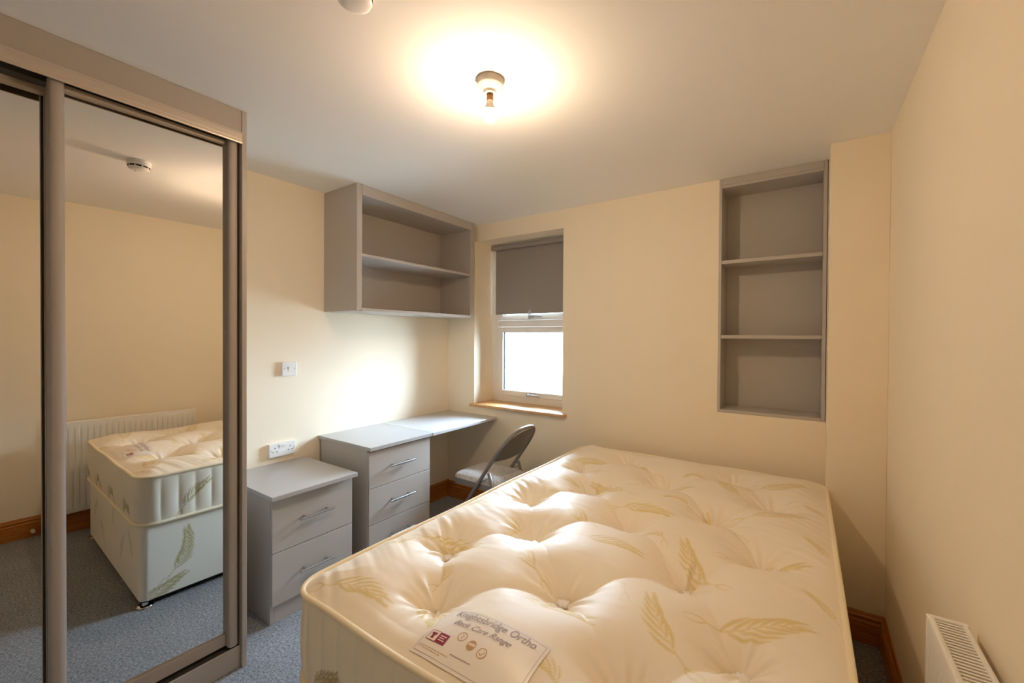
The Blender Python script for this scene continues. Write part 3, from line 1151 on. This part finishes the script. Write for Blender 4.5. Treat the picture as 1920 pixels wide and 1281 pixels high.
print_poly('logo_panel', rect(.016, .043, .094, .121), M['ink_pale'], .0010)
print_poly('logo_panel', rect(.043, .072, .094, .121), M['ink_maroon'], .0011)
fr = []
for a, b_ in (((.016, .094), (.043, .094)), ((.016, .094), (.016, .121)), ((.016, .121), (.043, .121))):
    fr += stroke_quads(lines(a, b_, 6), .0012)
print_poly('logo_outline', fr, M['ink_maroon'], .0014)
print_poly('logo_emblem', [[(.022, .100), (.037, .100), (.037, .105), (.033, .107), (.0325, .112), (.035, .116), (.024, .116), (.0265, .112), (.026, .107), (.022, .105)]],
           M['ink_red'], .0015)
fr = []
for k in range(3):
    fr += stroke_quads(lines((.048, .102 + .0055 * k), (.067 - .004 * (k == 1), .102 + .0055 * k), 4), .0022)
print_poly('logo_lettering', fr, M['ink_pale'], .0015)
for k, (cx, cy) in enumerate(((.100, .082), (.136, .092), (.172, .098))):
    q = stroke_quads(arc(cx, cy, .0115), .0017)
    if k == 0:
        q += stroke_quads([(cx - .002, cy - .006), (cx + .002, cy - .002), (cx - .001, cy + .002), (cx + .002, cy + .007)], .0016)
    elif k == 1:
        q += [arc(cx, cy, .010, .15, PI - .15, 14), arc(cx, cy - .001, .009, PI + .5, 2 * PI - .5, 10)]
    else:
        q += stroke_quads([(cx - .006, cy + .001), (cx - .001, cy + .005), (cx + .006, cy - .005)], .0014)
    print_poly('printed_roundel', q, M['ink_gold'], .0008)
fr = []
for r_ in range(2):
    x = .012
    while x < .100 - .02 * r_:
        w = random.uniform(.003, .008)
        fr += stroke_quads([(x, .136 + .0045 * r_), (x + w, .136 + .0045 * r_)], .0013)
        x += w + .0022
print_poly('fine_print', fr, M['ink_gold'], .0007)
fr = []
x = .103
while x < .160:
    w = random.uniform(.003, .007)
    fr += stroke_quads([(x, .128), (x + w, .128)], .0019)
    x += w + .0016
print_poly('fine_print', fr, M['ink'], .0007)

# ------------------------------------------------------------------ radiator
RX, RWX, RY1, RY0, RZ0, RZ1 = 2.939, 3.006, -1.448, -2.225, .155, .807
t = thing('radiator', 'white fluted panel radiator with top grille on the right wall beside the bed', 'radiator', (2.98, -1.84, RZ0))
# fluted front
npitch = 23
ys = np.linspace(RY0 + .012, RY1 - .012, npitch * 12 + 1)
ph = (ys - ys[0]) / (ys[-1] - ys[0]) * npitch % 1.0
dep = .0075 * np.clip(np.minimum(np.abs(ph - .5) - .12, .14) / .14, 0, 1)      # proud ribs, recessed waterways
zr = np.array([RZ0, RZ0 + .028, RZ0 + .050, RZ0 + .07, RZ1 - .075, RZ1 - .055, RZ1 - .034, RZ1 - .012, RZ1 - .003, RZ1])
fz = np.array([0, 0, .6, 1, 1, .6, 0, 0, 0, 0.0])
xin = np.array([.004, 0, 0, 0, 0, 0, 0, 0, .002, .008])
V = np.zeros((len(zr), len(ys), 3))
V[:, :, 0] = RX + xin[:, None] + .0075 * fz[:, None] - dep[None, :] * fz[:, None]
V[:, :, 1] = ys[None, :]
V[:, :, 2] = zr[:, None]
obj('front_panel', mesh_np('front_panel', V.reshape(-1, 3), grid_faces(len(ys), len(zr), flip=True)), M['rad'], t, smooth='angle')
obj('back_panel', bx(RWX - .012, RWX, RY0 + .004, RY1 - .004, RZ0 + .01, RZ1 - .006, .003), M['rad'], t)
obj('fin_core', bx(RX + .018, RWX - .013, RY0 + .02, RY1 - .02, RZ0 + .03, RZ1 - .05), M['radgrille'], t)
for y0, y1 in ((RY0, RY0 + .012), (RY1 - .012, RY1)):
    e = obj('end_cover', bx(RX - .001, RWX + .001, y0, y1, RZ0 + .004, RZ1, .0025, 2), M['rad'], t)
b = NB()
tube(b, [(RX + .006, RY0 + .01, RZ1 - .005), (RX + .006, RY1 - .01, RZ1 - .005)], .0065, 10)
tube(b, [(RWX - .005, RY0 + .01, RZ1 - .006), (RWX - .005, RY1 - .01, RZ1 - .006)], .0055, 10)
obj('top_rails', b, M['rad'], t, smooth='angle')
b = NB()
k = 0
y = RY0 + .018
while y < RY1 - .016:
    box(b, RX + .012, RWX - .010, y, y + .0058, RZ1 - .0072, RZ1 - .0042)
    y += .0112
obj('top_grille', b, M['rad'], t, kind='stuff', label='narrow cross slats of the top grille')
obj('plug_hole', lathe(NB(), [(.0045, 0), (.0045, .0015)], (RX + .012, RY1 - .0005, RZ1 - .02), 12, 'y'), M['black'], t, label='dark plug hole')
for y in (RY0 + .12, RY1 - .12):
    obj('wall_bracket', bx(RWX - .004, W, y - .015, y + .015, RZ0 + .06, RZ1 - .08), M['rad'], t)
b = NB()
tube(b, [(RX + .034, RY0 + .004, RZ0 + .03), (RX + .034, RY0 - .045, RZ0 + .03), (RX + .034, RY0 - .055, RZ0 + .02), (RX + .034, RY0 - .055, 0.0)], .0075, 10)
lathe(b, [(.014, -.02), (.014, .02)], (RX + .034, RY0 - .045, RZ0 + .03), 14, 'y')
obj('feed_pipe', b, M['chrome'], t, label='chrome feed pipe', smooth='angle')

# ------------------------------------------------------------------ ceiling lamp
LC = (1.711, -1.535)
t = thing('ceiling_lamp', 'bare lit bulb in a cream batten lampholder on the ceiling', 'lamp', (LC[0], LC[1], H))
b = lathe(NB(), [(.049, -.0005), (.050, -.004), (.050, -.024), (.047, -.029), (.030, -.037), (.024, -.042), (.0225, -.052)], (LC[0], LC[1], H), 48)
obj('lampholder', b, M['cream_plastic'], t, smooth='angle')
bulb = obj('bulb', lathe(NB(), [(.0125, -.078), (.0135, -.082), (.0150, -.094), (.0200, -.103), (.0262, -.112), (.0302, -.1190)], (LC[0], LC[1], H), 36, cap=False),
           M['cream_plastic'], t, label='cream bulb body', smooth=True)
obj('bulb_cap', lathe(NB(), [(.0128, -.049), (.0128, -.058), (.0118, -.060), (.0128, -.062), (.0128, -.079)], (LC[0], LC[1], H), 28), M['brass'], bulb,
    label='brown metal bayonet cap', smooth='angle')
M['bulb'] = mat('lit_bulb_diffuser', 'FFFFFF', 0.4, emit=((1.0, .735, .50, 1), BULB))
prof = [(.0300, -.1190)]
for k in range(0, 15):
    a = -.13 + (PI / 2 + .13) * k / 14
    prof.append((max(.0318 * math.cos(a), .0004), -.124 - .032 * math.sin(a)))
obj('bulb_diffuser', lathe(NB(), prof, (LC[0], LC[1], H), 36), M['bulb'], bulb, label='glowing white bulb dome', smooth=True)

# ------------------------------------------------------------------ smoke detector
SD = (1.660, -2.066)
t = thing('smoke_detector', 'round white smoke detector on the ceiling', 'detector', (SD[0], SD[1], H))
obj('base_plate', lathe(NB(), [(.052, -.0005), (.053, -.003), (.053, -.011), (.050, -.014)], (SD[0], SD[1], H), 44), M['white'], t, smooth='angle')
obj('housing', lathe(NB(), [(.0505, -.0135), (.0515, -.018), (.0505, -.026), (.046, -.0275), (.0445, -.035), (.047, -.0365), (.044, -.042), (.034, -.047), (.018, -.0495), (.0005, -.050)],
                     (SD[0], SD[1], H), 44), M['white'], t, smooth='angle')
for k in range(10):
    a = 2 * PI * k / 10 + .2
    b = NB()
    ra, rb, hw_ = .0445, .0480, .23
    pp = []
    for r_, zs in ((rb, (-.0285, -.0355)),):
        n = 5
        A = [bm_ for bm_ in ()]
        vs = []
        for z in zs:
            vs.append([b.verts.new((SD[0] + r_ * math.cos(a + hw_ * (2 * i / n - 1)), SD[1] + r_ * math.sin(a + hw_ * (2 * i / n - 1)), H + z)) for i in range(n + 1)])
        vi = []
        for z in zs:
            vi.append([b.verts.new((SD[0] + ra * math.cos(a + hw_ * (2 * i / n - 1)), SD[1] + ra * math.sin(a + hw_ * (2 * i / n - 1)), H + z)) for i in range(n + 1)])
        for i in range(n):
            b.faces.new((vs[0][i], vs[0][i + 1], vs[1][i + 1], vs[1][i]))
            b.faces.new((vs[0][i], vi[0][i], vi[0][i + 1], vs[0][i + 1]))
            b.faces.new((vs[1][i], vs[1][i + 1], vi[1][i + 1], vi[1][i]))
    obj('vent_slot', b, M['black'], t, label='dark vent slot')
obj('status_light', lathe(NB(), [(.003, 0), (.002, -.002)], (SD[0] + .02, SD[1] - .012, H - .0488), 10), M['black'], t, label='small dark status light')

# ------------------------------------------------------------------ switch and socket on the left wall
SY0, SY1, SZ0, SZ1 = -1.459, -1.372, 1.188, 1.276
t = thing('light_switch', 'small square white light switch on the left wall above the socket', 'switch', (0.0, (SY0 + SY1) / 2, (SZ0 + SZ1) / 2))
obj('back_box', bx(0.0, .013, SY0 + .001, SY1 - .001, SZ0 + .001, SZ1 - .001, .001), M['white'], t)
obj('switch_plate', bx(.0125, .020, SY0, SY1, SZ0, SZ1, .002, 2), M['white'], t)
ym, zm = (SY0 + SY1) / 2, (SZ0 + SZ1) / 2
b = NB()
prism(b, [(.0195, zm - .013), (.0215, zm - .013), (.0245, zm + .011), (.0235, zm + .013), (.0195, zm + .013)], 'y', ym - .0065, ym + .0065)
obj('rocker', b, M['white'], t)
for y in (ym - .031, ym + .031):
    obj('screw', lathe(NB(), [(.0034, 0), (.0034, .001)], (.0197, y, zm + .001), 12, 'x'), M['steel'], t, label='dull metal screw')

PY0, PY1, PZ0, PZ1 = -1.536, -1.381, .698, .779
t = thing('double_socket', 'white double wall socket with two switches above the bedside cabinet', 'socket', (0, (PY0 + PY1) / 2, (PZ0 + PZ1) / 2))
obj('back_box', bx(0.0, .016, PY0 + .001, PY1 - .001, PZ0 + .001, PZ1 - .001, .001), M['white'], t)
obj('socket_plate', bx(.0155, .024, PY0, PY1, PZ0, PZ1, .002, 2), M['white'], t)
ym, zm = (PY0 + PY1) / 2, (PZ0 + PZ1) / 2
for s in (-1, 1):
    b = NB()
    yc_ = ym + s * .0115
    prism(b, [(.0235, zm + .008), (.0255, zm + .008), (.0285, zm + .028), (.0275, zm + .030), (.0235, zm + .030)], 'y', yc_ - .0085, yc_ + .0085)
    obj('rocker', b, M['white'], t)
    yo = ym + s * .045
    obj('pin_slot', bx(.0236, .0243, yo - .002, yo + .002, zm + .008, zm + .017), M['black'], t, label='dark pin slot')
    for d in (-.011, .011):
        obj('pin_slot', bx(.0236, .0243, yo + d - .0035, yo + d + .0035, zm - .012, zm - .0075), M['black'], t, label='dark pin slot')
    obj('screw', lathe(NB(), [(.0032, 0), (.0032, .001)], (.0237, ym + s * .067, zm - .001), 12, 'x'), M['steel'], t, label='dull metal screw')

# ------------------------------------------------------------------ door stop on the right skirting
t = thing('door_stop', 'small pale door stop peg on the pine skirting left of the radiator reflection', 'door stop', (W - .021, -2.343, .043))
obj('peg', lathe(NB(), [(.011, 0), (.009, -.004), (.007, -.008), (.0065, -.026), (.010, -.029), (.011, -.034)], (W - .021, -2.343, .045), 18, 'x'), M['cream_plastic'], t, smooth='angle')
obj('rubber_tip', lathe(NB(), [(.0105, -.0335), (.0095, -.041), (.004, -.043)], (W - .021, -2.343, .045), 16, 'x'), M['white'], t, smooth='angle')

# ------------------------------------------------------------------ outside: the house across the yard
M['render'] = mat('white_house_render', 'E9E6E0', 0.9, noise=0.04, nscale=3)
M['brickred'] = mat('red_brick', 'A86A58', 0.9, noise=0.25, nscale=2)
M['rooftile'] = mat('grey_roof_tile', '7C7672', 0.8, noise=0.2, nscale=4)
M['yard'] = mat('pale_concrete', 'B5B2AB', 0.9, noise=0.1, nscale=2)
M['bluegrey'] = mat('blue_grey_house_pane', '8FA0AE', 0.15, spec=0.6)
M['leaf'] = mat('garden_shrub', '5E7350', 0.8, noise=0.3, nscale=20)
GZ = -2.7
struct('ground', bx(-30, 30, TW + .01, 40, GZ - .1, GZ), M['yard'])
HY = 9.0
t = thing('neighbour_house', 'white rendered house with slate roof seen through the window', 'house', (-6, HY, GZ))
wxs = [-11.0, -4.16, -3.70, -.5]
wzs = [GZ + 2.84, 1.02, 1.41, 1.62]
obj('rendered_wall', holed_wall(wxs, wzs, lambda i, k: not (i == 1 and k == 1), HY, HY + .3), M['render'], t)
obj('brick_base', bx(-11.0, -.5, HY - .03, HY + .3, GZ, GZ + 2.84), M['brickred'], t, label='red brick lower wall')
b = NB()
for a in ((-4.16, -4.13, 1.02, 1.41), (-3.73, -3.70, 1.02, 1.41), (-4.16, -3.70, 1.02, 1.05), (-4.16, -3.70, 1.38, 1.41), (-3.97, -3.90, 1.02, 1.41), (-4.16, -3.70, 1.205, 1.225)):
    box(b, a[0], a[1], HY - .01, HY + .06, a[2], a[3])
wf_ = obj('house_window', b, M['upvc'], t, label='white glazing bars')
obj('house_pane', bx(-4.15, -3.71, HY + .03, HY + .05, 1.03, 1.40), M['bluegrey'], wf_, label='blue-grey pane')
obj('gutter', prism(NB(), [(HY - .14, 1.52), (HY - .12, 1.47), (HY - .03, 1.47), (HY, 1.52), (HY, 1.55), (HY - .14, 1.55)], 'x', -11, -.5), M['upvc'], t, label='white gutter')
b = NB()
prism(b, [(HY - .2, 1.56), (HY + 3.4, 3.3), (HY + 3.4, 3.4), (HY - .2, 1.64)], 'x', -11.2, -.3)
obj('roof', b, M['rooftile'], t, label='grey tiled roof')
b = NB()
tube(b, [(-3.80, HY - .06, 1.48), (-3.80, HY - .06, GZ)], .035, 10)
box(b, -3.87, -3.73, HY - .14, HY, .88, 1.0, .01)
obj('downpipe', b, M['upvc'], t, label='white downpipe')
t = thing('garden_wall', 'low red brick garden wall with pale coping in the yard outside the window', 'wall', (-4, 7, GZ))
obj('brickwork', bx(-9, -.5, 7.0, 7.22, GZ, -.62), M['brickred'], t)
obj('coping', bx(-9, -.5, 6.96, 7.26, -.62, -.55, .01), M['yard'], t)
t = thing('picket_fence', 'white picket fence beyond the garden wall outside the window', 'fence', (-3, 7.8, GZ))
for k in range(18):
    x = -4.6 + .14 * k
    obj('picket', prism(NB(), [(x - .04, GZ), (x + .04, GZ), (x + .04, -.17), (x, -.10), (x - .04, -.17)], 'y', 7.8, 7.83), M['upvc'], t)
for z in (-.45, -1.4):
    obj('rail', bx(-4.65, -2.1, 7.83, 7.87, z, z + .08), M['upvc'], t)
